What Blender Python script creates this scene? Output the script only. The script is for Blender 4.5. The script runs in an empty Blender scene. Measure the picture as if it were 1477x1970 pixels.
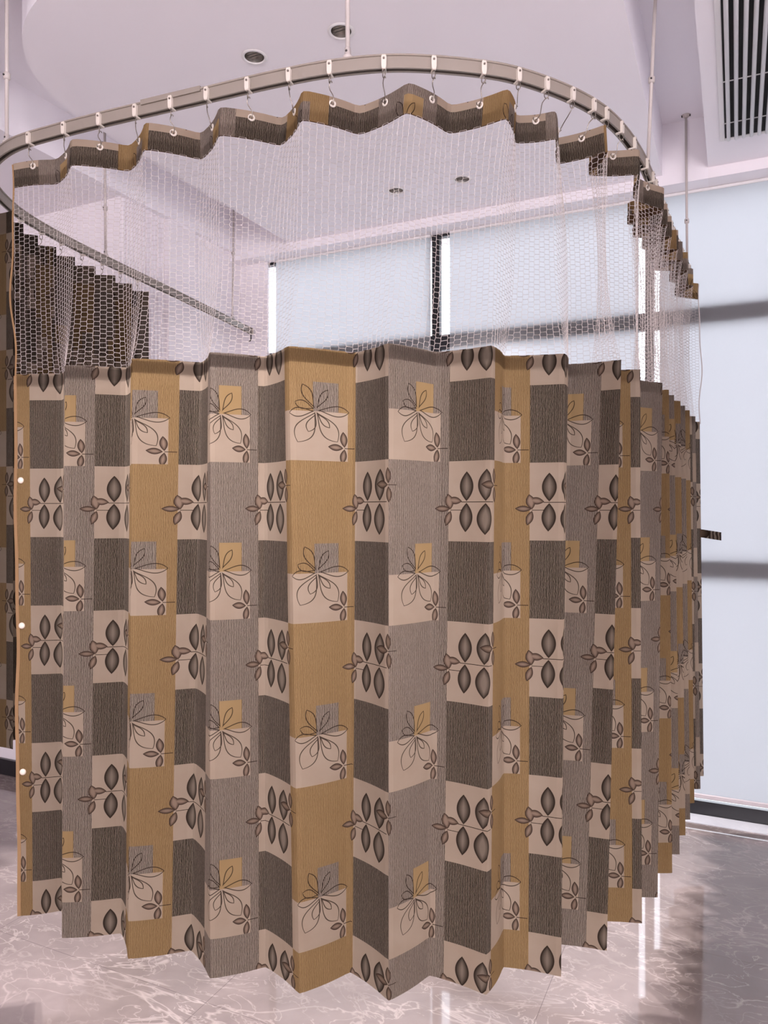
import bpy, math, random
import numpy as np
random.seed(7)
C = bpy.context.scene.collection
scn = bpy.context.scene
PI = math.pi

# ------------------------------------------------------------------ helpers
def offset_of(parent):
    v = np.zeros(3)
    while parent is not None:
        v += np.array(parent.location)
        parent = parent.parent
    return v

def obj(name, geo, mat=None, parent=None, smooth=False, uv=None):
    V, F = geo
    V = np.asarray(V, dtype=float).reshape(-1, 3) - offset_of(parent)
    me = bpy.data.meshes.new(name)
    me.from_pydata([tuple(v) for v in V], [], [tuple(int(i) for i in f) for f in F])
    if uv is not None:
        ul = me.uv_layers.new(name='UVMap')
        li = np.zeros(len(me.loops), dtype=np.int32)
        me.loops.foreach_get('vertex_index', li)
        ul.data.foreach_set('uv', np.asarray(uv)[li].astype(np.float32).ravel())
    if smooth:
        me.polygons.foreach_set('use_smooth', np.ones(len(me.polygons), dtype=bool))
    me.update()
    o = bpy.data.objects.new(name, me)
    C.objects.link(o)
    if parent is not None: o.parent = parent
    if mat is not None: me.materials.append(mat)
    return o

def thing(name, label, cat, loc, group=None):
    o = bpy.data.objects.new(name, None); C.objects.link(o)
    o.location = loc; o.empty_display_size = .05
    o['label'] = label; o['category'] = cat
    if group: o['group'] = group
    return o

def struct(name, geo, mat, parent=None, label=None, **k):
    o = obj(name, geo, mat, parent, **k)
    o['kind'] = 'structure'
    if label: o['label'] = label
    return o

def join(*geos):
    V, F, n = [], [], 0
    for v, f in geos:
        v = [tuple(p) for p in v]
        V += v; F += [tuple(i + n for i in q) for q in f]; n += len(v)
    return V, F

def box(x0, y0, z0, x1, y1, z1):
    V = [(x, y, z) for z in (z0, z1) for y in (y0, y1) for x in (x0, x1)]
    return V, [(0,2,3,1), (4,5,7,6), (0,1,5,4), (2,6,7,3), (0,4,6,2), (1,3,7,5)]

def rbox(x0, y0, z0, x1, y1, z1, b=.003):
    """box with chamfered vertical and horizontal edges"""
    def ring(z, i):
        return [(x0+i+b,y0+i,z),(x1-i-b,y0+i,z),(x1-i,y0+i+b,z),(x1-i,y1-i-b,z),(x1-i-b,y1-i,z),(x0+i+b,y1-i,z),(x0+i,y1-i-b,z),(x0+i,y0+i+b,z)]
    R = [ring(z0, b), ring(z0+b, 0), ring(z1-b, 0), ring(z1, b)]
    V = [p for r in R for p in r]; F = [tuple(range(7,-1,-1)), tuple(range(24,32))]
    for k in range(3):
        for j in range(8):
            F.append((k*8+j, k*8+(j+1)%8, k*8+8+(j+1)%8, k*8+8+j))
    return V, F

def prism(poly, z0, z1):
    n = len(poly)
    V = [(x, y, z0) for x, y in poly] + [(x, y, z1) for x, y in poly]
    F = [tuple(range(n-1,-1,-1)), tuple(range(n, 2*n))] + [(i, (i+1)%n, n+(i+1)%n, n+i) for i in range(n)]
    return V, F

def tube(path, r, n=8, closed=False, caps=True):
    P = np.asarray(path, float); m = len(P)
    T = np.zeros_like(P)
    for i in range(m):
        a = P[(i+1) % m] if (closed or i < m-1) else P[i]
        b = P[(i-1) % m] if (closed or i > 0) else P[i]
        t = a - b; T[i] = t / (np.linalg.norm(t) + 1e-12)
    ref = np.array([0,0,1.]) if abs(T[0][2]) < .9 else np.array([1.,0,0])
    u = np.cross(T[0], ref); u /= np.linalg.norm(u)
    V, F = [], []
    rr = r if hasattr(r, '__len__') else [r]*m
    for i in range(m):
        u = u - T[i]*np.dot(u, T[i]); u /= np.linalg.norm(u)
        w = np.cross(T[i], u)
        for k in range(n):
            a = 2*PI*k/n
            V.append(tuple(P[i] + rr[i]*(math.cos(a)*u + math.sin(a)*w)))
    for i in range(m if closed else m-1):
        j = (i+1) % m
        for k in range(n):
            F.append((i*n+k, i*n+(k+1)%n, j*n+(k+1)%n, j*n+k))
    if caps and not closed:
        F.append(tuple(range(n-1,-1,-1))); F.append(tuple((m-1)*n+k for k in range(n)))
    return V, F

def lathe(prof, cx, cy, n=32):
    V = [(cx + r*math.cos(2*PI*k/n), cy + r*math.sin(2*PI*k/n), z) for r, z in prof for k in range(n)]
    F = []
    for i in range(len(prof)-1):
        for k in range(n):
            F.append((i*n+k, i*n+(k+1)%n, (i+1)*n+(k+1)%n, (i+1)*n+k))
    return V, F

def xform(geo, M, t):
    V, F = geo
    return (np.asarray(V) @ np.asarray(M).T + np.asarray(t)).tolist(), F

# ------------------------------------------------------------------ materials
def mat(name):
    m = bpy.data.materials.new(name); m.use_nodes = True
    nt = m.node_tree; nt.nodes.clear()
    out = nt.nodes.new('ShaderNodeOutputMaterial')
    return m, nt, out

def srgb(r, g, b):
    f = lambda c: (c/255/12.92) if c/255 <= .04045 else ((c/255+.055)/1.055)**2.4
    return (f(r), f(g), f(b), 1)

def principled(name, col, rough=.5, metal=0., noise=0., nscale=30, spec=.5, bump=0.):
    m, nt, out = mat(name)
    p = nt.nodes.new('ShaderNodeBsdfPrincipled')
    p.inputs['Roughness'].default_value = rough; p.inputs['Metallic'].default_value = metal
    p.inputs['Specular IOR Level'].default_value = spec
    p.inputs['Base Color'].default_value = col
    if noise or bump:
        tc = nt.nodes.new('ShaderNodeTexCoord')
        n = nt.nodes.new('ShaderNodeTexNoise'); n.inputs['Scale'].default_value = nscale; n.inputs['Detail'].default_value = 4
        nt.links.new(tc.outputs['Object'], n.inputs['Vector'])
        if noise:
            mx = nt.nodes.new('ShaderNodeMix'); mx.data_type = 'RGBA'
            mx.inputs[6].default_value = tuple(c*(1-noise) for c in col[:3]) + (1,)
            mx.inputs[7].default_value = tuple(min(1, c*(1+noise)) for c in col[:3]) + (1,)
            nt.links.new(n.outputs['Fac'], mx.inputs[0]); nt.links.new(mx.outputs[2], p.inputs['Base Color'])
        if bump:
            b = nt.nodes.new('ShaderNodeBump'); b.inputs['Strength'].default_value = bump; b.inputs['Distance'].default_value = .002
            nt.links.new(n.outputs['Fac'], b.inputs['Height']); nt.links.new(b.outputs[0], p.inputs['Normal'])
    nt.links.new(p.outputs[0], out.inputs[0])
    return m

class G:
    """tiny expression builder on math nodes"""
    def __init__(s, nt): s.nt = nt
    def op(s, o, *a):
        n = s.nt.nodes.new('ShaderNodeMath'); n.operation = o
        for i, v in enumerate(a):
            if isinstance(v, (int, float)): n.inputs[i].default_value = v
            else: s.nt.links.new(v, n.inputs[i])
        return n.outputs[0]
    def add(s, a, b): return s.op('ADD', a, b)
    def sub(s, a, b): return s.op('SUBTRACT', a, b)
    def mul(s, a, b): return s.op('MULTIPLY', a, b)
    def mad(s, a, b, c): return s.op('MULTIPLY_ADD', a, b, c)
    def mx(s, a, b): return s.op('MAXIMUM', a, b)
    def mn(s, a, b): return s.op('MINIMUM', a, b)
    def gt(s, a, b): return s.op('GREATER_THAN', a, b)
    def lt(s, a, b): return s.op('LESS_THAN', a, b)
    def ab(s, a): return s.op('ABSOLUTE', a)
    def mod(s, a, b): return s.op('FLOORED_MODULO', a, b)
    def inside(s, x, a, b): return s.mul(s.gt(x, a), s.lt(x, b))
    def mix(s, f, a, b):
        n = s.nt.nodes.new('ShaderNodeMix'); n.data_type = 'RGBA'
        for i, v in ((0, f), (6, a), (7, b)):
            if isinstance(v, (int, float, tuple)): n.inputs[i].default_value = v
            else: s.nt.links.new(v, n.inputs[i])
        return n.outputs[2]

def printed_fabric(name, sh=0., vh=0., darken=.53):
    """woven curtain print: block columns, leaf sprigs, outlined flowers; UV in metres along / up the cloth"""
    m, nt, out = mat(name); g = G(nt)
    uvn = nt.nodes.new('ShaderNodeUVMap'); uvn.uv_map = 'UVMap'
    sp = nt.nodes.new('ShaderNodeSeparateXYZ'); nt.links.new(uvn.outputs[0], sp.inputs[0])
    S, Z = sp.outputs[0], sp.outputs[1]
    P, Q = .328, .41
    X = g.add(S, -.159 + sh)
    x = g.mod(X, P)
    par = g.lt(g.mod(g.sub(X, .14), 2*P), P)          # 0 = gold ground, 1 = grey ground
    yy = g.sub(1.58 + vh, Z)
    y = g.mod(yy, Q)                                # downwards, 0 at top of a leaf block
    # fine warp stripes
    tn = nt.nodes.new('ShaderNodeTexNoise'); tn.noise_dimensions = '2D'
    tn.inputs['Scale'].default_value = 1; tn.inputs['Detail'].default_value = 2
    cv = nt.nodes.new('ShaderNodeCombineXYZ')
    nt.links.new(g.mul(S, 160), cv.inputs[0]); nt.links.new(g.mul(Z, 70), cv.inputs[1])
    nt.links.new(cv.outputs[0], tn.inputs['Vector'])
    wave = g.op('SINE', g.mad(S, 2*PI/.0034, g.mul(tn.outputs['Fac'], 4.2)))
    soft = lambda thr: g.op('MULTIPLY_ADD', g.sub(wave, thr), 1.8, .5)
    def clamp(v): 
        return g.mn(g.mx(v, 0.), 1.)
    st_dark, st_grey, st_gold = clamp(soft(-.6)), clamp(soft(-.05)), clamp(soft(.15))
    # mottling
    mn = nt.nodes.new('ShaderNodeTexNoise'); mn.inputs['Scale'].default_value = 14; mn.inputs['Detail'].default_value = 5
    nt.links.new(uvn.outputs[0], mn.inputs['Vector'])
    pale = g.mix(mn.outputs['Fac'], srgb(203,179,156), srgb(222,201,180))
    gold = g.mix(mn.outputs['Fac'], srgb(192,158,110), srgb(208,175,128))
    grey = g.mix(mn.outputs['Fac'], srgb(198,180,164), srgb(212,195,180))
    bg = g.mix(par, g.mix(st_gold, gold, srgb(148,116,78)), g.mix(st_grey, grey, srgb(88,77,70)))
    # columns
    in_a = g.lt(x, .14)
    isleaf = g.lt(y, .205)
    darkc = g.mix(st_dark, srgb(200,182,164), srgb(40,34,30))
    colA = g.mix(isleaf, darkc, pale)
    small = g.mul(g.inside(x, .222, .282), g.inside(y, Q-.2, Q-.125))
    sm_c = g.mix(par, g.mix(st_grey, grey, srgb(88,77,70)), gold)
    box_ = g.mul(g.inside(x, .1405, .305), g.gt(y, Q-.125))
    colB = g.mix(box_, g.mix(small, bg, sm_c), pale)
    col = g.mix(in_a, colB, colA)
    def lens(xs, ys, b, t, hw, full=False):
        dx, dy = t[0]-b[0], t[1]-b[1]; L = math.hypot(dx, dy)
        tt = g.mad(xs, dx/L/L, g.mad(ys, dy/L/L, -(b[0]*dx+b[1]*dy)/L/L))
        w = g.ab(g.mad(xs, -dy/L, g.mad(ys, dx/L, (b[0]*dy-b[1]*dx)/L)))
        pr = g.mul(g.sub(tt, g.mul(tt, tt)), 4*hw)
        if full: pr = g.mul(pr, g.mx(g.add(tt, .45), .15))
        return g.sub(pr, w)
    # leaf sprigs
    xa = g.sub(g.mod(g.add(X, .06), P), .06)
    ink = None
    big = [((.048,.103),(.048,.026),.019),((.048,.106),(.0455,.182),.0185),((.100,.103),(.103,.021),.0235),((.100,.107),(.099,.188),.0245)]
    sprig = [((.005,.122),(-.037,.121),.0085),((.006,.123),(-.002,.083),.012),((-.004,.098),(.036,.103),.010),((.006,.127),(-.007,.166),.0095)]
    right = [((.137,.063),(.087,.060),.0105),((.139,.060),(.136,.019),.0105),((.139,.066),(.141,.107),.0105)]
    inv = []
    for lst, hwk in ((big, .022), (sprig, .010), (right, .0105)):
        acc = None
        for b, t, hw in lst:
            d = g.mul(lens(xa, y, b, t, hw), 1/hwk)
            acc = d if acc is None else g.mx(acc, d)
        inv.append(acc)
    stem = g.mx(g.mul(g.lt(g.ab(g.sub(y, .1045)), .0009), g.inside(xa, .034, .132)),
            g.mx(g.mul(g.lt(g.ab(g.sub(y, .125)), .0008), g.inside(xa, .005, .045)),
                 g.mul(g.lt(g.ab(g.sub(y, .063)), .0008), g.inside(xa, .137, .165))))
    inkc = srgb(58,45,38)
    col = g.mix(stem, col, inkc)
    for acc, light, dark in ((inv[0], srgb(166,150,134), srgb(52,42,36)), (inv[1], srgb(180,154,134), srgb(70,52,44)), (inv[2], srgb(166,142,122), srgb(70,54,46))):
        fill = g.mix(clamp(g.mad(acc, 1.45, -.18)), dark, light)
        col = g.mix(clamp(g.mul(acc, 14.)), col, fill)
    # flowers and their small sprigs
    xb = g.add(g.mod(g.sub(X, .08), P), .08)
    yb = g.sub(Q, y)
    c = (.229, .127)
    pet = [((.224,.136),(.199,.192),.0105),((.232,.136),(.256,.181),.008),((.236,.128),(.308,.127),.013),((.222,.132),(.182,.147),.010),((.222,.125),(.168,.119),.011),
           ((.226,.121),(.187,.046),.0215),((.227,.116),(.211,.073),.0105),((.231,.121),(.279,.050),.0195),((.233,.118),(.260,.085),.007)]
    line = None
    for b, t, hw in pet:
        d = g.ab(lens(xb, yb, b, t, hw, True))
        line = d if line is None else g.mn(line, d)
    ln = g.mul(clamp(g.mad(line, -1500., 2.3)), .92)
    near = g.inside(yb, .03, .2)
    # lens distance is only meaningful close to the flower
    rr = g.add(g.op('POWER', g.sub(xb, c[0]), 2.), g.op('POWER', g.sub(yb, c[1]), 2.))
    near = g.mul(near, g.lt(rr, .0098))
    col = g.mix(g.mul(ln, near), col, inkc)
    fs = None
    for b, t, hw in [((.297,.036),(.293,.077),.0095),((.294,.034),(.256,.037),.009),((.297,.032),(.291,-.007),.009)]:
        d = g.mul(lens(xb, yb, b, t, hw), 1/.0095)
        fs = d if fs is None else g.mx(fs, d)
    # the lowest leaf tip dips under the block edge
    fill = g.mix(clamp(g.mad(fs, 1.4, -.2)), srgb(66,50,44), srgb(182,156,136))
    col = g.mix(clamp(g.mul(fs, 14.)), col, fill)
    st2 = g.mul(g.lt(g.ab(g.sub(yb, .034)), .0009), g.inside(xb, .297, .325))
    col = g.mix(st2, col, inkc)
    col = g.mix(darken, col, (.02, .014, .01, 1))
    d = nt.nodes.new('ShaderNodeBsdfDiffuse'); t = nt.nodes.new('ShaderNodeBsdfTranslucent')
    mixs = nt.nodes.new('ShaderNodeMixShader'); mixs.inputs[0].default_value = TRANS
    nt.links.new(col, d.inputs[0]); nt.links.new(col, t.inputs[0])
    nt.links.new(d.outputs[0], mixs.inputs[1]); nt.links.new(t.outputs[0], mixs.inputs[2])
    nt.links.new(mixs.outputs[0], out.inputs[0])
    return m

TRANS = .6
M_fabric = printed_fabric('printed_cloth')
M_band = printed_fabric('printed_cloth_band', sh=.093, vh=.70, darken=.38)  # lighter copy of the print: colour makes up for weaker backlight at the band
M_fabric_shaded = printed_fabric('printed_cloth_rear_shaded', sh=-.07, vh=.03, darken=.77)  # shaded copy of the print: the rear curtain's shade is put into its colour
M_hem_block = principled('hem_light_block', srgb(74,52,34), .8, noise=.08, nscale=200, spec=.2)  # opaque backing added behind the hems to block light through the doubled cloth

def translucent(name, col, tr, scale=None, front=None):
    m, nt, out = mat(name)
    d = nt.nodes.new('ShaderNodeBsdfDiffuse'); t = nt.nodes.new('ShaderNodeBsdfTranslucent')
    d.inputs[0].default_value = col; t.inputs[0].default_value = col
    if scale:
        tc = nt.nodes.new('ShaderNodeTexCoord'); n = nt.nodes.new('ShaderNodeTexNoise')
        n.inputs['Scale'].default_value = scale; n.inputs['Detail'].default_value = 3
        nt.links.new(tc.outputs['Object'], n.inputs['Vector'])
        mx = nt.nodes.new('ShaderNodeMix'); mx.data_type = 'RGBA'
        mx.inputs[6].default_value = tuple(c*.96 for c in col[:3])+(1,); mx.inputs[7].default_value = col
        nt.links.new(n.outputs['Fac'], mx.inputs[0])
        nt.links.new(mx.outputs[2], d.inputs[0]); nt.links.new(mx.outputs[2], t.inputs[0])
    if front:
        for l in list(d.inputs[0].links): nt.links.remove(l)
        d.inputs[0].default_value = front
    s = nt.nodes.new('ShaderNodeMixShader'); s.inputs[0].default_value = tr
    nt.links.new(d.outputs[0], s.inputs[1]); nt.links.new(t.outputs[0], s.inputs[2]); nt.links.new(s.outputs[0], out.inputs[0])
    return m

M_net = translucent('white_net_thread', srgb(208,200,196), .3, 400)
M_tape = translucent('selvedge_tape', srgb(164,132,98), .3, 300)
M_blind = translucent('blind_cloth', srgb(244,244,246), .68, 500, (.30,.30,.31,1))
M_ceil = principled('ceiling_paint', srgb(243,240,245), .9, noise=.012, nscale=3, spec=.2)
M_wall = principled('wall_paint', srgb(240,236,240), .8, noise=.012, nscale=3, spec=.2)
M_rail = principled('cream_aluminium', srgb(136,127,118), .42, noise=.02, nscale=60)
M_plast = principled('white_nylon', srgb(206,198,188), .4, noise=.02, nscale=90)
M_steel = principled('steel_wire', srgb(138,130,122), .28, 1.0, noise=.05, nscale=200)
M_rod = principled('white_rod_enamel', srgb(188,180,176), .4, noise=.02, nscale=60)
M_dark = principled('dark_fitting', srgb(46,42,42), .5, noise=.05, nscale=60)
M_frame = principled('black_window_frame', srgb(20,20,26), .4, noise=.05, nscale=40)
M_base = principled('black_skirting', srgb(14,14,20), .3, noise=.05, nscale=20)
M_white = principled('white_enamel', srgb(228,226,226), .45, noise=.01, nscale=40)
M_chrome = principled('chrome_reflector', srgb(220,215,210), .25, 1.0, noise=.03, nscale=20)
M_void = principled('duct_black', srgb(12,12,13), .8, noise=.1, nscale=20)
M_snap = principled('snap_stud_plastic', srgb(232,220,206), .3, noise=.02, nscale=200)
M_barm = principled('blind_bar', srgb(196,188,190), .4, noise=.02, nscale=40)
M_terr = principled('terrace_concrete', srgb(190,190,188), .8, noise=.08, nscale=4)

def lamp_emit(name, col, st):
    m, nt, out = mat(name)
    e = nt.nodes.new('ShaderNodeEmission'); e.inputs[0].default_value = col; e.inputs[1].default_value = st
    nt.links.new(e.outputs[0], out.inputs[0]); return m

def glass_pane(name):
    m, nt, out = mat(name)
    t = nt.nodes.new('ShaderNodeBsdfTransparent'); t.inputs[0].default_value = (.93,.97,.97,1)
    gl = nt.nodes.new('ShaderNodeBsdfGlossy'); gl.inputs['Roughness'].default_value = .02
    fr = nt.nodes.new('ShaderNodeFresnel'); fr.inputs[0].default_value = 1.45
    s = nt.nodes.new('ShaderNodeMixShader')
    nt.links.new(fr.outputs[0], s.inputs[0]); nt.links.new(t.outputs[0], s.inputs[1]); nt.links.new(gl.outputs[0], s.inputs[2])
    nt.links.new(s.outputs[0], out.inputs[0]); return m
M_glass = glass_pane('window_glass')

def stone(name, base, light, vein, rough, seams=True):
    m, nt, out = mat(name); g = G(nt)
    tc = nt.nodes.new('ShaderNodeTexCoord')
    def noise(scale, detail, dist=0., vec=None, rot=0, sc=(1,1,1)):
        mp = nt.nodes.new('ShaderNodeMapping'); mp.inputs['Rotation'].default_value = (0,0,rot); mp.inputs['Scale'].default_value = sc
        nt.links.new(tc.outputs['Object'], mp.inputs['Vector'])
        n = nt.nodes.new('ShaderNodeTexNoise'); n.inputs['Scale'].default_value = scale; n.inputs['Detail'].default_value = detail
        n.inputs['Distortion'].default_value = dist
        nt.links.new(mp.outputs[0], n.inputs['Vector']); return n.outputs['Fac']
    n1, n2 = noise(2.2, 8, .6), noise(18, 6, .4)
    col = g.mix(g.mn(g.mx(g.mad(n1, 2.4, -.7), 0.), 1.), base, light)
    col = g.mix(g.mul(n2, .35), col, tuple(c*.72 for c in base[:3])+(1,))
    def vein_of(scale, rot, w, k, sc, dist):
        v = g.ab(g.sub(noise(scale, 5, dist, rot=rot, sc=sc), .5))
        return g.mul(g.mn(g.mx(g.mad(v, -1/w, 1.), 0.), 1.), k)
    vm = g.mx(vein_of(1.5, .5, .009, .34, (1,2.4,1), .5), g.mx(vein_of(3.3, -.3, .010, .32, (1,1.9,1), .8), vein_of(6.5, 1.1, .014, .3, (1,1.6,1), 1.2)))
    col = g.mix(g.mul(vm, g.mn(g.mx(g.mad(noise(3.7, 3), 2.6, -.75), 0.), 1.)), col, vein)
    if seams:
        sp = nt.nodes.new('ShaderNodeSeparateXYZ'); nt.links.new(tc.outputs['Object'], sp.inputs[0])
        sx = g.lt(g.mod(g.add(sp.outputs[0], .52), .9), .0022); sy = g.lt(g.mod(g.add(sp.outputs[1], .02), .9), .0022)
        col = g.mix(g.mul(g.mx(sx, sy), .55), col, tuple(c*.4 for c in base[:3])+(1,))
    p = nt.nodes.new('ShaderNodeBsdfPrincipled'); p.inputs['Roughness'].default_value = rough
    p.inputs['Specular IOR Level'].default_value = .75
    nt.links.new(col, p.inputs['Base Color'])
    r = g.mad(n2, .03, rough-.015); nt.links.new(r, p.inputs['Roughness'])
    nt.links.new(p.outputs[0], out.inputs[0]); return m
M_floor = stone('polished_marble', srgb(108,98,95), srgb(144,132,129), srgb(212,200,194), .045)
M_thr = stone('threshold_stone', srgb(196,198,204), srgb(216,218,222), srgb(235,235,235), .08, False)

# ------------------------------------------------------------------ room shell
ZC, ZS, YW = 3.05, 3.29, 3.90          # lower ceiling, slot ceiling, blind plane
XL, XR, YB = -6.0, 2.4, -3.0
struct('floor', box(XL, YB, -.12, XR, 4.1, 0), M_floor)
struct('ceiling', box(XL, YB, ZS, XR, 4.1, ZS+.12), M_ceil, label='white upper ceiling above the lighting slot')

def arc(cx, cy, r, a0, a1, n=24):
    return [(cx + r*math.cos(math.radians(a0+(a1-a0)*k/n)), cy + r*math.sin(math.radians(a0+(a1-a0)*k/n))) for k in range(n+1)]
YE = 3.79
# ceiling island over the cubicle, rounded at its front corners
isl = [(-2.41, YE)] + arc(-1.79, 2.25, .62, 180, 270) + arc(-.94, 2.25, .62, 270, 360) + [(-.32, YE)]
struct('ceiling_island', prism(isl[::-1], ZC, ZS), M_ceil, label='white dropped ceiling island with rounded front corners')
# outer lower ceiling, with the U shaped slot left open
outer = [(XL, 4.0), (-2.80, 4.0), (-2.80, YE)] 
outer = [(XL, 4.1), (XL, YB), (XR, YB), (XR, 4.1), (-.12, 4.1), (-.12, YE)]
outer += [(-.12, 2.3)] + arc(-.99, 2.25, .87, 0, -90)[1:] + arc(-1.92, 2.25, .87, 270, 180) + [(-2.79, YE), (-.12-.001, YE)]
# split into simple rings so no face overlaps itself
o1 = [(-2.79, YE)] + [(-2.79, 2.25)] + arc(-1.92, 2.25, .87, 180, 270)[1:] + arc(-.99, 2.25, .87, 270, 360) + [(-.12, YE)]
front = [(XL, YB), (XR, YB), (XR, 4.1), (-.12, 4.1)] + o1[::-1] + [(-2.79, 4.1), (XL, 4.1)]
struct('ceiling_surround', prism(front, ZC, ZS), M_ceil, label='white lower ceiling around the curtain slot')
struct('ceiling_end', box(-2.83, YE, 3.0, -.12, 4.1, ZS), M_ceil, label='white ceiling strip between island and windows')

# window wall: header, sill, end piers; the glazing bays between
struct('wall_window_header', box(-.12, YE, 3.0, XR, 4.1, ZC), M_wall)
struct('wall_window_pier', join(box(-2.83, YW, 0, -2.632, 3.914, 3.0), box(-2.83, 3.914, 0, -2.70, 4.1, 3.0)), M_wall)
struct('wall_window_end', box(1.93, YW, 0, XR, 4.1, 3.0), M_wall)
struct('wall_left', box(-2.98, 2.87, 0, -2.83, 4.1, ZC), M_wall)
struct('wall_partition', box(XL, 2.87, 0, -2.98, 3.0, ZC), M_wall, label='white partition wall beyond the rear curtain')
struct('baseboard_partition', box(XL, 2.852, 0, -2.83, 2.87, .085), M_base)
struct('baseboard_left', box(-2.83, 2.852, 0, -2.815, 3.9, .085), M_base)
struct('trim_pilaster', join(box(-2.83, 3.20, .085, -2.80, 3.42, ZC)), M_wall)
fl = []
for k in range(11):
    yy = 2.885 + k*.0285
    fl.append(box(-2.83, yy, .085, -2.82, yy+.012, ZC-.001))
struct('trim_fluting', join(*fl), M_wall, label='fine vertical ribs on the white left wall')
struct('wall_right', box(XR, YB, 0, XR+.12, 4.1, ZC), M_wall)
struct('wall_far_left', box(XL-.12, YB, 0, XL, 2.87, ZC), M_wall)
struct('wall_front', box(XL, YB-.12, 0, XR, YB, ZC), M_wall)
struct('trim_threshold', box(-2.83, 3.775, 0, XR, 3.885, .004), M_thr, label='pale polished stone threshold strip under the blinds')
struct('terrace', box(-12, 4.1, -.2, 10, 14, -.1), M_terr)

bays = [(-2.68, -1.545), (-1.50, -.411), (-.37, .76), (.82, 1.93)]
FY0, FY1 = 3.918, 3.955
for i, (a, b) in enumerate(bays):
    w = struct('window_%d' % (i+1), join(box(a-.022, FY0, 0, a, FY1, 3.0), box(b, FY0, 0, b+.022, FY1, 3.0),
        box(a, FY0, 0, b, FY1, .035), box(a, FY0, 1.135, b, FY1, 1.22), box(a, FY0, 2.352, b, FY1, 2.437), box(a, FY0, 2.985, b, FY1, 3.0)), M_frame)
    for z0, z1 in ((.035, 1.135), (1.22, 2.352), (2.437, 2.985)):
        obj('pane', box(a, 3.932, z0, b, 3.938, z1), M_glass, w)
blinds = [(-2.568, -1.545, 'white roller blind lowered over the window seen left of the black mullion through the net'),
          (-1.432, -.438, 'white roller blind lowered right of the black mullion, seen through the net curtain'),
          (-.34, .70, 'white roller blind lowered over the window at the right of the printed curtain')]
for a, b, lab in blinds:
    t = thing('roller_blind', lab, 'blind', ((a+b)/2, YW-.005, .078), 'roller blinds on the window wall')
    obj('blind_fabric', box(a, YW-.002, .10, b, YW-.0012, 2.99), M_blind, t)
    obj('bottom_bar', rbox(a, YW-.008, .078, b, YW+.006, .10, .003), M_barm, t)
    obj('head_rail', rbox(a, YW-.008, 2.985, b, YW+.008, 2.999, .002), M_white, t)
struct('baseboard_window', box(-2.632, YW-.012, .004, 1.93, YW+.016, .068), M_base)

# ------------------------------------------------------------------ curtain rail
def catmull(pts, n=10):
    P = [np.array(p, float) for p in pts]; P = [2*P[0]-P[1]] + P + [2*P[-1]-P[-2]]
    o = []
    for i in range(1, len(P)-2):
        for k in range(n):
            t = k/n
            o.append(.5*((2*P[i]) + (-P[i-1]+P[i+1])*t + (2*P[i-1]-5*P[i]+4*P[i+1]-P[i+2])*t*t + (-P[i-1]+3*P[i]-3*P[i+1]+P[i+2])*t**3))
    o.append(P[-2]); return np.array(o)
rail_pts = [(-2.722,3.85),(-2.646,3.30),(-2.588,2.87),(-2.543,2.5),(-2.497,2.2),(-2.42,1.93),(-2.27,1.715),(-2.05,1.603),(-1.8,1.588),(-1.3,1.620),(-1.05,1.640),(-.885,1.668),(-.745,1.718),
            (-.588,1.818),(-.492,1.910),(-.39,2.061),(-.325,2.22),(-.283,2.44),(-.262,2.7),(-.238,3.2),(-.2,3.84)]
RP = catmull(rail_pts, 10)
def normals2(P):
    T = np.gradient(P, axis=0); T /= np.linalg.norm(T, axis=1)[:, None]
    return T, np.stack([-T[:,1], T[:,0]], 1)
RT, RN = normals2(RP)
def sweep2(P, N, prof, closed=True, caps=True):
    m, n = len(P), len(prof); V, F = [], []
    for p, nn in zip(P, N):
        for a, z in prof: V.append((p[0]+nn[0]*a, p[1]+nn[1]*a, z))
    for i in range(m-1):
        for k in range(n if closed else n-1):
            F.append((i*n+k, i*n+(k+1)%n, (i+1)*n+(k+1)%n, (i+1)*n+k))
    if caps: F += [tuple(range(n-1,-1,-1)), tuple((m-1)*n+k for k in range(n))]
    return V, F
zt, zb, hw, w = 2.587, 2.553, .0105, .0022
prof = [(-hw-.003, zt), (hw+.003, zt), (hw+.003, zt-.004), (hw, zt-.005), (hw, zb), (hw-.005, zb), (hw-.005, zb+w), (hw-w, zb+w), (hw-w, zt-.006), (-hw+w, zt-.006), (-hw+w, zb+w), (-hw+.005, zb+w), (-hw+.005, zb), (-hw, zb), (-hw, zt-.005), (-hw-.003, zt-.004)]
rail = thing('curtain_rail', 'cream U shaped ceiling curtain rail hung on thin white rods', 'curtain rail', (-.885, 1.668, 2.553))
obj('track', sweep2(RP, RN, prof, True, False), M_rail, rail)
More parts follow.
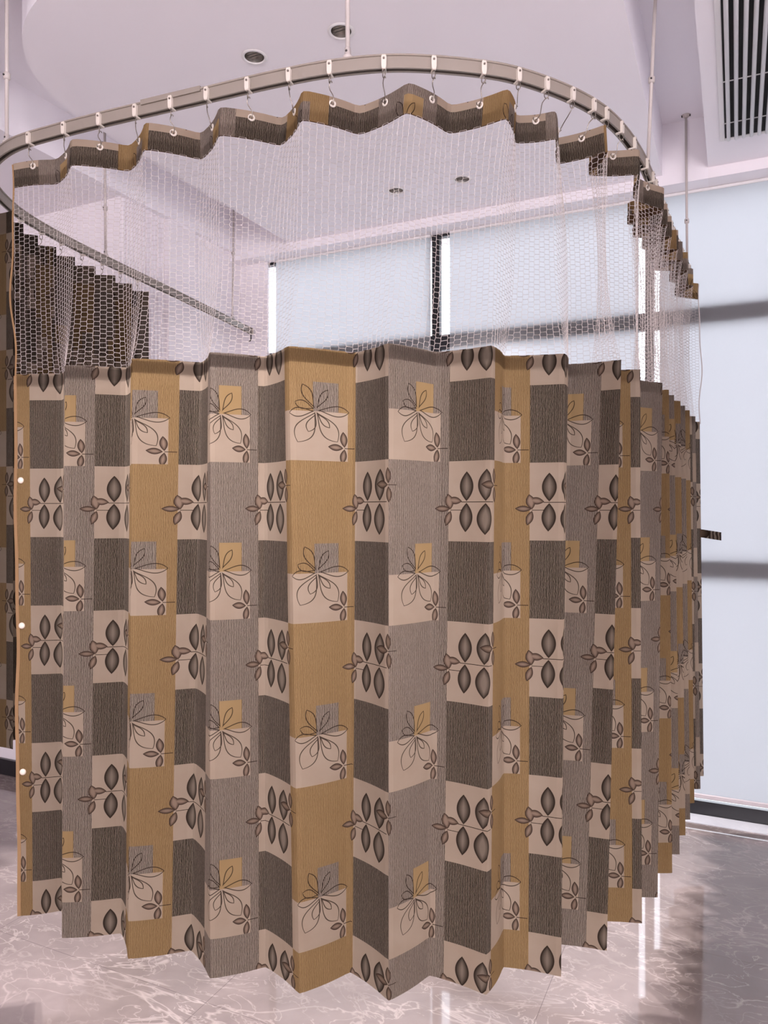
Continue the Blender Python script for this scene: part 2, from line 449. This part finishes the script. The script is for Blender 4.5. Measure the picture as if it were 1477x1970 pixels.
# joiner sleeve on the front run
k0, k1 = 86, 91
js = [(-hw-.005, zt+.004), (hw+.005, zt+.004), (hw+.005, zt-.010), (-hw-.005, zt-.010)]
obj('joiner_sleeve', sweep2(RP[k0:k1], RN[k0:k1], js), M_rail, rail)
obj('end_stop', rbox(-.2-.014, 3.84, zb-.004, -.2+.014, 3.852, zt+.003, .002), M_plast, rail)
es = obj('end_stop', rbox(-2.722-.014, 3.85, zb-.004, -2.722+.014, 3.862, zt+.003, .002), M_plast, rail)
obj('end_hook', tube([(-2.722,3.853,zb-.004),(-2.722,3.853,zb-.03),(-2.728,3.853,zb-.042),(-2.74,3.853,zb-.042)], .004, 6), M_dark, rail)
def rod(base, top_xy, ztop, joint, mount=True):
    b = np.array([base[0], base[1], zt]); t = np.array([top_xy[0], top_xy[1], ztop])
    r = obj('hanger_rod', tube([b, t], .0058, 10), M_rod, rail, True)
    d = (t-b)/np.linalg.norm(t-b)
    L = np.linalg.norm(t-b)
    obj('rod_foot', tube([b-d*.001, b+d*.008, b+d*.012, b+d*.03], [.013,.013,.008,.0075], 12), M_rod, r, True)
    obj('foot_screw', tube([b+d*.02+np.array([0,-.0085,0]), b+d*.02+np.array([0,-.004,0])], .003, 8), M_dark, r)
    if joint:
        j = b + d*joint*L
        obj('joint_collar', tube([j-d*.011, j-d*.008, j+d*.008, j+d*.011], [.007,.0105,.0105,.007], 12), M_rod, r, True)
        obj('joint_screw', tube([j+np.array([0,-.013,0]), j+np.array([0,-.008,0])], .003, 8), M_dark, r)
    obj('ceiling_mount', tube([t-d*.014, t-d*.004, t], [.007,.017,.019], 12), M_rod, r, True)
    if mount:
        obj('mount_bracket', box(t[0]-.02, t[1]-.006, t[2]-.006, t[0]+.02, t[1]+.006, t[2]-.001), M_dark, r)
rod((-2.042,1.602), (-2.042,1.602), ZS, .30)
rod((-.885,1.668), (-.887,1.668), ZS, .62)
rod((-2.543,2.495), (-2.556,2.50), ZS, .31)
rod((-2.690,3.62), (-2.680,3.62), ZS, .55)
rod((-.268,2.63), (-.236,2.62), ZS, .42)
rod((-.207,3.74), (-.212,3.74), ZS, .30)

# ------------------------------------------------------------------ printed front curtain
TOP = [ (-1.982,1.577), (-1.843,1.613), (-1.702,1.541), (-1.584,1.643), (-1.449,1.560), (-1.351,1.674), (-1.218,1.583), (-1.101,1.703), (-0.982,1.609), (-0.887,1.738), (-0.728,1.690), (-0.671,1.834), (-0.514,1.821), (-0.531,1.954), (-0.430,1.975), (-0.466,2.121), (-0.317,2.101), (-0.394,2.230), (-0.254,2.286), (-0.294,2.452), (-0.208,2.600), (-0.343,2.668), (-0.207,2.733), (-0.342,2.799), (-0.203,2.854), (-0.326,2.939), (-0.191,3.004), (-0.321,3.080), (-0.184,3.140), (-0.312,3.218), (-0.174,3.277), (-0.262,3.399), (-0.166,3.513), (-0.256,3.633), (-0.160,3.748) ]
MID = [ (-1.964,1.572), (-1.831,1.623), (-1.717,1.531), (-1.586,1.635), (-1.478,1.541), (-1.343,1.666), (-1.237,1.566), (-1.140,1.675), (-1.014,1.592), (-0.902,1.733), (-0.773,1.669), (-0.705,1.817), (-0.551,1.802), (-0.559,1.935), (-0.405,1.976), (-0.430,2.123), (-0.280,2.122), (-0.388,2.226), (-0.252,2.289), (-0.294,2.436), (-0.212,2.564), (-0.337,2.646), (-0.203,2.712), (-0.334,2.785), (-0.196,2.844), (-0.318,2.931), (-0.185,3.001), (-0.313,3.080), (-0.177,3.144), (-0.302,3.227), (-0.169,3.296), (-0.265,3.411), (-0.158,3.516), (-0.258,3.628), (-0.153,3.735) ]
BOT = [ (-1.926,1.555), (-1.838,1.629), (-1.720,1.523), (-1.587,1.614), (-1.479,1.528), (-1.351,1.633), (-1.225,1.553), (-1.124,1.657), (-0.985,1.599), (-0.912,1.732), (-0.772,1.669), (-0.720,1.807), (-0.562,1.792), (-0.557,1.923), (-0.408,1.945), (-0.466,2.083), (-0.319,2.113), (-0.388,2.246), (-0.247,2.298), (-0.353,2.405), (-0.220,2.474), (-0.320,2.585), (-0.191,2.662), (-0.312,2.750), (-0.178,2.818), (-0.295,2.912), (-0.169,2.995), (-0.292,3.081), (-0.161,3.154), (-0.275,3.252), (-0.155,3.342), (-0.266,3.443), (-0.139,3.522), (-0.257,3.614), (-0.135,3.701) ]
Z0, Z1, Z2, Z3 = .25, 1.865, 2.432, 2.505
PW = .15
NS = 10
def refine(st, bow=.006, rnd=.10):
    """stations -> dense polyline (NS samples per panel), each panel slightly bowed, the folds eased a little"""
    st = np.array(st, float); o = []
    for i in range(len(st)-1):
        a, b = st[i], st[i+1]; d = b-a; n = np.array([-d[1], d[0]])/(np.linalg.norm(d)+1e-9)
        for k in range(NS):
            t = k/NS
            o.append(a + d*t + n*bow*math.sin(PI*t)*(1 if i % 2 else -1))
    o.append(st[-1]); o = np.array(o)
    q = o.copy(); q[1:-1] = o[1:-1]*(1-rnd) + rnd*.5*(o[:-2]+o[2:])
    return q
dT, dM, dB = refine(TOP, .008, .5), refine(MID, .006, .35), refine(BOT, .005, .2)
NP = len(dT)
sv = (np.arange(NP)/NS - 8)*PW
def smooth_avg(P, r):
    o = P.copy(); n = len(P)
    for i in range(n):
        a, b = max(0, i-r), min(n, i+r+1); k = min(i-a, b-1-i); o[i] = P[i-k:i+k+1].mean(0)
    return o
def lower(z):
    t = (z-Z0)/(Z1-Z0); return dB*(1-t) + dM*t
mean_mid = smooth_avg((dT+dM)/2, NS)
def upper(z):
    t = (z-Z1)/(Z3-Z1); P = dM*(1-t) + dT*t
    k = .42*math.sin(PI*min(1, max(0, t/.886)))**.8 if 0 < t < .886 else 0
    return P*(1-k) + mean_mid*k
def sheet(zs, fn, back=0., cols=slice(None)):
    rows = []
    for z in zs:
        P = fn(z)
        if back:
            _, N = normals2(P); P = P + N*back
        rows.append(np.column_stack([P, np.full(len(P), z)])[cols])
    n, m = len(rows[0]), len(rows)
    V = np.concatenate(rows)
    F = [(j*n+i, j*n+i+1, (j+1)*n+i+1, (j+1)*n+i) for j in range(m-1) for i in range(n-1)]
    s = sv[cols]
    UV = np.concatenate([np.column_stack([s, np.full(n, z)]) for z in zs])
    return (V, F), UV
cur = thing('cubicle_curtain', 'pleated beige and brown leaf print hospital curtain with white net top, filling the foreground', 'curtain', (-.772, 1.669, Z0))
g_, u_ = sheet(np.linspace(Z0, Z1, 18), lower); obj('printed_panel', g_, M_fabric, cur, False, u_)
g_, u_ = sheet(np.linspace(Z1-.034, Z1, 2), lower, .002); obj('panel_hem', g_, M_hem_block, cur, False, u_)
g_, u_ = sheet(np.linspace(Z2, Z3, 4), upper); band = obj('top_band', g_, M_band, cur, False, u_)
g_, u_ = sheet(np.linspace(Z2-.001, Z2+.029, 2), upper, .002); obj('band_hem', g_, M_hem_block, band, False, u_)

# net: woven honeycomb of white threads
CW, CH = .0182, .0134
ncol = int((sv[-1]-sv[0])/CW); nk = int(round((Z2-Z1)/(CH/2)))
zk = np.linspace(Z1, Z2, nk+1)
rng = np.random.default_rng(3)
sj = np.linspace(sv[0]+.001, sv[-1]-.001, ncol+1)
Pg = np.zeros((ncol+1, nk+1, 3))
jj = np.arange(ncol+1)
for k, z in enumerate(zk):
    U = upper(z)
    sgn = np.where((k+jj) % 2 == 0, -1., 1.)
    ss = np.clip(sj + sgn*.0009 + rng.normal(0, .0006, ncol+1), sv[0], sv[-1])
    Pg[:, k, 0] = np.interp(ss, sv, U[:, 0]); Pg[:, k, 1] = np.interp(ss, sv, U[:, 1]); Pg[:, k, 2] = z + rng.normal(0, .0005, ncol+1)
Pg[:, 0, 2] = Z1-.001; Pg[:, -1, 2] = Z2+.001
A, B_ = [], []
A.append(Pg[:, :-1].reshape(-1, 3)); B_.append(Pg[:, 1:].reshape(-1, 3))
for k in range(nk+1):
    js_ = jj[:-1][((k + jj[:-1]) % 2) == 1]
    A.append(Pg[js_, k]); B_.append(Pg[js_+1, k])
A, B_ = np.concatenate(A), np.concatenate(B_)
def threads(A, B, r, n=3):
    D = B-A; D /= np.linalg.norm(D, axis=1)[:, None]+1e-12
    ref = np.where(np.abs(D[:, 2:3]) > .7, np.array([[1., .3, 0]]), np.array([[0, 0, 1.]]))
    U = np.cross(D, ref); U /= np.linalg.norm(U, axis=1)[:, None]; Wv = np.cross(D, U)
    m = len(A); V = np.zeros((m, 2*n, 3))
    for k in range(n):
        o = r*(math.cos(2*PI*k/n)*U + math.sin(2*PI*k/n)*Wv)
        V[:, k] = A+o; V[:, n+k] = B+o
    F = []
    base = (np.arange(m)*2*n)
    for k in range(n):
        F.append(np.column_stack([base+k, base+(k+1) % n, base+n+(k+1) % n, base+n+k]))
    return V.reshape(-1, 3), np.concatenate(F).tolist()
obj('net', threads(A, B_, .00064), M_net, cur)

# selvedges of the net and the left hem of the cloth
def wavy(z, amp, ph): return amp*math.sin(z*9+ph) + amp*.5*math.sin(z*21+ph*2)
def edge_strip(end, z0, z1, fn, wd, amp, n=40):
    V, F, k = [], [], 0
    for z in np.linspace(z0, z1, n):
        U = fn(z); p = U[end]; q = U[end + (1 if end == 0 else -1)*4]; d = (p-q)/np.linalg.norm(p-q); nn = np.array([-d[1], d[0]])
        o = wavy(z, amp, 1.)
        taper = math.sin(PI*(z-z0)/(z1-z0))
        c = p + d*(o*taper+.002)
        for a, b in ((-wd, -.0012), (wd, -.0012), (wd, .0012), (-wd, .0012)):
            v = c + d*a + nn*b; V.append((v[0], v[1], z))
    m = n
    for i in range(m-1):
        for j in range(4): F.append((i*4+j, i*4+(j+1)%4, i*4+4+(j+1)%4, i*4+4+j))
    F += [(3,2,1,0), tuple((m-1)*4+j for j in range(4))]
    return V, F
obj('net_selvedge', edge_strip(0, Z1-.01, Z2+.07, upper, .0024, .012), M_tape, cur)
obj('net_selvedge', edge_strip(-1, Z1-.01, Z2+.07, upper, .002, .012), M_net, cur)
obj('side_hem', edge_strip(0, Z0, Z1-.005, lower, .005, .003, 60), M_tape, cur)
for z in (1.545, 1.11, .675):
    U = lower(z); p = U[1]; d = U[4]-U[0]; d /= np.linalg.norm(d); nn = np.array([d[1], -d[0]])
    c = np.array([p[0], p[1], z]); n3 = np.array([nn[0], nn[1], 0])
    obj('snap_stud', tube([c-n3*.001, c+n3*.002, c+n3*.0045], [.0095,.0095,.006], 14), M_snap, cur, True)
# tie strap at the window end
U = lower(1.345); p = U[-1]
sv_, sf_ = box(p[0]-.004, p[1]-.012, 1.335, p[0]+.085, p[1]-.008, 1.372)
sv_ = [(x, y, z - (.014 if x > p[0]+.04 else 0)) for x, y, z in sv_]
obj('tie_strap', (sv_, sf_), M_fabric, cur, uv=[(.30+.02*(i % 2), 1.48+.02*(i//4)) for i in range(8)])

# eyelets and gliders, one per panel
def ring(c, n3, R, r, n=18, m=8, sq=1., up=None):
    n3 = n3/np.linalg.norm(n3); up = np.array([0,0,1.]) if up is None else up
    a = np.cross(n3, up); a /= np.linalg.norm(a)
    pts = [c + R*math.cos(2*PI*k/n)*a + R*sq*math.sin(2*PI*k/n)*up for k in range(n)]
    return tube(pts, r, m, closed=True)
def ordinal(n):
    w = ['', 'first','second','third','fourth','fifth','sixth','seventh','eighth','ninth','tenth','eleventh','twelfth','thirteenth','fourteenth','fifteenth','sixteenth','seventeenth','eighteenth','nineteenth','twentieth']
    if n <= 20: return w[n]
    if n < 30: return 'twenty-' + w[n-20]
    if n == 30: return 'thirtieth'
    return 'thirty-' + w[n-30]
def glider(eye, nn, label, group, detail=True):
    """hangs from the rail above the eyelet point; nn points to the side of the cloth the camera sees"""
    d2 = np.linalg.norm(RP - eye[:2], axis=1); k = int(np.argmin(d2))
    # nearest point on the polyline
    best = None
    for i in (max(0, k-1), min(k, len(RP)-2)):
        a, b = RP[i], RP[i+1]; t = np.clip(np.dot(eye[:2]-a, b-a)/np.dot(b-a, b-a), 0, 1); q = a+(b-a)*t
        if best is None or np.linalg.norm(q-eye[:2]) < np.linalg.norm(best-eye[:2]): best = q
    q = best; T, N = RT[k], RN[k]
    t = thing('curtain_glider', label, 'curtain glider', (q[0], q[1], 2.49), group)
    M = np.array([[T[0], N[0], 0], [T[1], N[1], 0], [0, 0, 1.]])
    fs = -(hw+.005)                                   # body hangs on the outer face of the track
    pr = [(-.005,2.549),(.005,2.549),(.0062,2.556),(.0066,2.577),(.0045,2.582),(-.0045,2.582),(-.0066,2.577),(-.0062,2.556)]
    V = [(x, fs-.0035, z) for x, z in pr] + [(x, fs+.0045, z) for x, z in pr]; n = len(pr)
    F = [tuple(range(n)), tuple(range(2*n-1, n-1, -1))] + [(i, n+i, n+(i+1)%n, (i+1)%n) for i in range(n)]
    loc = np.array([q[0], q[1], 0])
    body = obj('glider_body', xform((V, F), M, loc), M_plast, t)
    obj('axle_pin', xform(tube([(0, fs-.0055, 2.573), (0, fs-.003, 2.573)], .0028, 8), M, loc), M_steel, body)
    obj('yoke', xform(rbox(-.005, fs-.003, 2.5475, .005, 0.004, 2.5525, .001), M, loc), M_plast, body)
    top = loc + M @ np.array([0, fs+.003, 2.546])
    e3 = np.array(eye, float); n3 = np.array([nn[0], nn[1], 0.])
    link_c = top + np.array([0, 0, -.0085])
    obj('chain_link', ring(link_c, M @ np.array([.8, .6, 0]), .0058, .0013, 16, 6, 1.7), M_steel, t, True)
    h0 = link_c + np.array([0, 0, -.0085]); h1 = e3 + n3*.004
    dd = h1-h0
    side = np.cross(dd/np.linalg.norm(dd), n3); side /= np.linalg.norm(side)+1e-9
    L = []
    for i in range(9): 
        a = PI*(1.15 - i/8*1.15) ; L.append(h0 + side*(-.003+.003*math.cos(a)) + np.array([0,0,.003*math.sin(a)]))
    for i in range(1, 8):
        u = i/8; L.append(h0 + dd*u + side*.004*math.sin(2*PI*u))
    for i in range(9):
        a = PI*i/8*1.25; L.append(h1 - n3*.0055*math.sin(a) + side*(.0035-.0035*math.cos(a)) + np.array([0,0,-.0045*math.sin(a)]))
    obj('hook', tube(L, .00125, 6), M_steel, t, True)
    return t

vis = 0
U = upper(2.488)
for i in range(34):
    c = U[i*NS + NS//2]; d = TOP[i+1][0]-TOP[i][0], TOP[i+1][1]-TOP[i][1]
    d = np.array(d)/np.hypot(*d); nn = np.array([d[1], -d[0]])
    e = np.array([c[0], c[1], 2.488]); n3 = np.array([nn[0], nn[1], 0])
    obj('eyelet', ring(e, n3, .0072, .0026, 20, 8), M_plast, cur, True)
    glider(e, nn, 'white glider with steel hook, %s along the front rail counting from the curtain\'s left edge' % ordinal(i+1), 'gliders carrying the front curtain')

# ------------------------------------------------------------------ second curtain on the left leg of the rail
path2 = catmull([(-2.335,1.79),(-2.44,1.95),(-2.52,2.2),(-2.56,2.5),(-2.60,2.76)], 60)
L2 = np.concatenate([[0], np.cumsum(np.linalg.norm(np.diff(path2, axis=0), axis=1))])
_, N2 = normals2(path2)
st = []
n2 = 16
for i in range(n2+1):
    s = L2[-1]*i/n2; k = int(np.argmin(np.abs(L2-s)))
    st.append(path2[k] + N2[k]*(.055 if i % 2 else -.055))
d2 = refine(st, .006, .3)
zz = np.linspace(.62, 2.505, 12)
V = np.concatenate([np.column_stack([d2 + (smooth_avg(d2, 4)-d2)*.25*(z > 1.5), np.full(len(d2), z)]) for z in zz]); n = len(d2)
F = [(j*n+i, j*n+i+1, (j+1)*n+i+1, (j+1)*n+i) for j in range(len(zz)-1) for i in range(n-1)]
s2 = np.arange(n)/NS*PW
UV = np.concatenate([np.column_stack([s2, np.full(n, z)]) for z in zz])
cu2 = thing('cubicle_curtain', 'brown printed curtain bunched on the left rail, seen behind the white net at left edge', 'curtain', (-2.5, 2.2, .62))
obj('printed_panel', (V, F), M_fabric_shaded, cu2, False, UV)
hz = np.linspace(2.43, 2.505, 2); _, nn2 = normals2(d2)
obj('panel_hem', (np.concatenate([np.column_stack([d2-nn2*.003, np.full(n, z)]) for z in hz]), [(i, i+1, n+i+1, n+i) for i in range(n-1)]), M_fabric_shaded, cu2, False, np.concatenate([np.column_stack([s2, np.full(n, z)]) for z in hz]))
for q, i in enumerate(range(3, n2, 2)):
    c = d2[i*NS + NS//2]; d = np.array(st[i+1])-np.array(st[i]); d /= np.linalg.norm(d); nn = np.array([-d[1], d[0]])
    e = np.array([c[0], c[1], 2.49])
    obj('eyelet', ring(e, np.array([nn[0], nn[1], 0]), .0072, .0026, 16, 6), M_plast, cu2, True)
    glider(e, nn, 'small glider on the far left rail, %s counting back towards the window' % ordinal(q+1), 'gliders carrying the rear curtain')

# ------------------------------------------------------------------ ceiling fittings
LAMPC = (1.0, .93, .94)
K_IN, K_SPOT, K_PT, K_SKY = 245, 66, 94, 5.0
M_lamp = lamp_emit('downlight_lamp', (1, .88, .8, 1), 2.5)
def downlight(x, y, label):
    t = thing('recessed_downlight', label, 'downlight', (x, y, ZC), 'recessed downlights in the ceiling island')
    obj('trim_ring', lathe([(.034, ZC-.001), (.036, ZC-.004), (.042, ZC-.004), (.046, ZC-.0005)], x, y, 40), M_white, t, True)
    obj('reflector', lathe([(.034, ZC-.001), (.030, ZC+.03), (.022, ZC+.055), (.015, ZC+.068)], x, y, 32), M_chrome, t, True)
    lv = [tube([(x-.029, y+o, ZC+.012), (x+.029, y+o, ZC+.012)], .0012, 6) for o in (-.014, 0, .014)]
    obj('louvre', join(*lv), M_dark, t)
    obj('lamp', lathe([(.0005, ZC+.062), (.011, ZC+.063), (.014, ZC+.068)], x, y, 20), M_lamp, t, True)
    return t
DL = [(-1.533, 2.19, 'chrome recessed downlight, left of the pair above the front rail'),
      (-1.19, 2.196, 'chrome recessed downlight beside the hanging rod, right of the front pair'),
      (-1.532, 3.40, 'small dark recessed downlight seen through the net, left of the rear pair'),
      (-1.193, 3.42, 'small dark recessed downlight seen through the net, right of the rear pair')]
for k, (x, y, lab) in enumerate(DL): 
    downlight(x, y, lab)
# holes for the fittings
isl_o = bpy.data.objects['ceiling_island']
for x, y, _ in DL:
    cu = obj('cut', prism([(x+.0345*math.cos(2*PI*k/32), y+.0345*math.sin(2*PI*k/32)) for k in range(32)], ZC-.01, ZC+.12), None)
    md = isl_o.modifiers.new('hole', 'BOOLEAN'); md.object = cu; md.solver = 'EXACT'
bpy.context.view_layer.update()
dg = bpy.context.evaluated_depsgraph_get()
nm = bpy.data.meshes.new_from_object(isl_o.evaluated_get(dg))
isl_o.modifiers.clear(); isl_o.data = nm
for o in [o for o in bpy.data.objects if o.name.startswith('cut') and not o.name.startswith('curt')]:
    bpy.data.objects.remove(o)

# linear air vent in the right ceiling
vx0, vx1, vy0, vy1 = -.045, .275, 1.2, 3.52
v = thing('air_vent', 'white slatted air conditioning grille in the ceiling at top right', 'air vent', ((vx0+vx1)/2, 2.4, ZC))
fr = []
for a, b, c, d in ((vx0-.02, vy0-.02, vx0, vy1+.02), (vx1, vy0-.02, vx1+.02, vy1+.02), (vx0, vy0-.02, vx1, vy0), (vx0, vy1, vx1, vy1+.02)):
    fr.append(rbox(a, b, ZC-.006, c, d, ZC+.0, .002))
obj('frame', join(*fr), M_white, v)
obj('backing', box(vx0, vy0, ZC-.0025, vx1, vy1, ZC-.0005), M_void, v)
ns = 11
for i in range(ns):
    x = vx0 + (vx1-vx0)*(i+.5)/ns
    obj('slat', tube([(x, vy0, ZC-.012), (x, vy1, ZC-.012)], .0075, 10), M_white, v, True)
for y in (1.9, 2.5, 3.05, 3.38):
    obj('cross_bar', box(vx0, y, ZC-.006, vx1, y+.005, ZC-.0035), M_white, v)

# ------------------------------------------------------------------ light
W = bpy.data.worlds.new('sky'); scn.world = W; W.use_nodes = True
bg = W.node_tree.nodes['Background']; bg.inputs[0].default_value = (.92, .885, .98, 1); bg.inputs[1].default_value = K_SKY

def spot(x, y, z, pw, ang=100, col=LAMPC, size=.03, blend=.6):
    L = bpy.data.lights.new('downlight_beam', 'SPOT'); L.energy = pw; L.color = col; L.spot_size = math.radians(ang); L.spot_blend = blend; L.shadow_soft_size = size
    o = bpy.data.objects.new('downlight_beam', L); o.location = (x, y, z); C.objects.link(o)
for x, y, _ in DL: spot(x, y, ZC-.004, K_IN, 80, blend=.8)
# unseen ceiling downlights behind the photographer, with point lamps added to brighten the ceiling
for x in (-.6, .7, 1.8):
    for y in (-2.0, -.3):
        spot(x, y, ZC-.02, K_SPOT, 125, size=.06)
    L = bpy.data.lights.new('added_fill_lamp', 'POINT'); L.energy = K_PT; L.color = LAMPC; L.shadow_soft_size = .15
    o = bpy.data.objects.new('added_fill_lamp', L); o.location = (x, -1.5, 2.3); C.objects.link(o)

# ------------------------------------------------------------------ camera
cd = bpy.data.cameras.new('camera'); cam = bpy.data.objects.new('camera', cd); C.objects.link(cam)
cd.sensor_width = 36; cd.lens = 1442/1970*36; cd.clip_start = .05
cam.location = (0, 0, 1.45); cam.rotation_euler = (PI/2, 0, math.atan2(678, 1442))
scn.camera = cam
scn.view_settings.view_transform = 'Standard'; scn.view_settings.look = 'None'
scn.view_settings.gamma = 1; scn.view_settings.use_curve_mapping = False
scn.view_settings.exposure = 0.0
scn.cycles.use_denoising = True
scn.cycles.max_bounces = 10; scn.cycles.diffuse_bounces = 6; scn.cycles.transparent_max_bounces = 16
scn.cycles.sample_clamp_indirect = 8
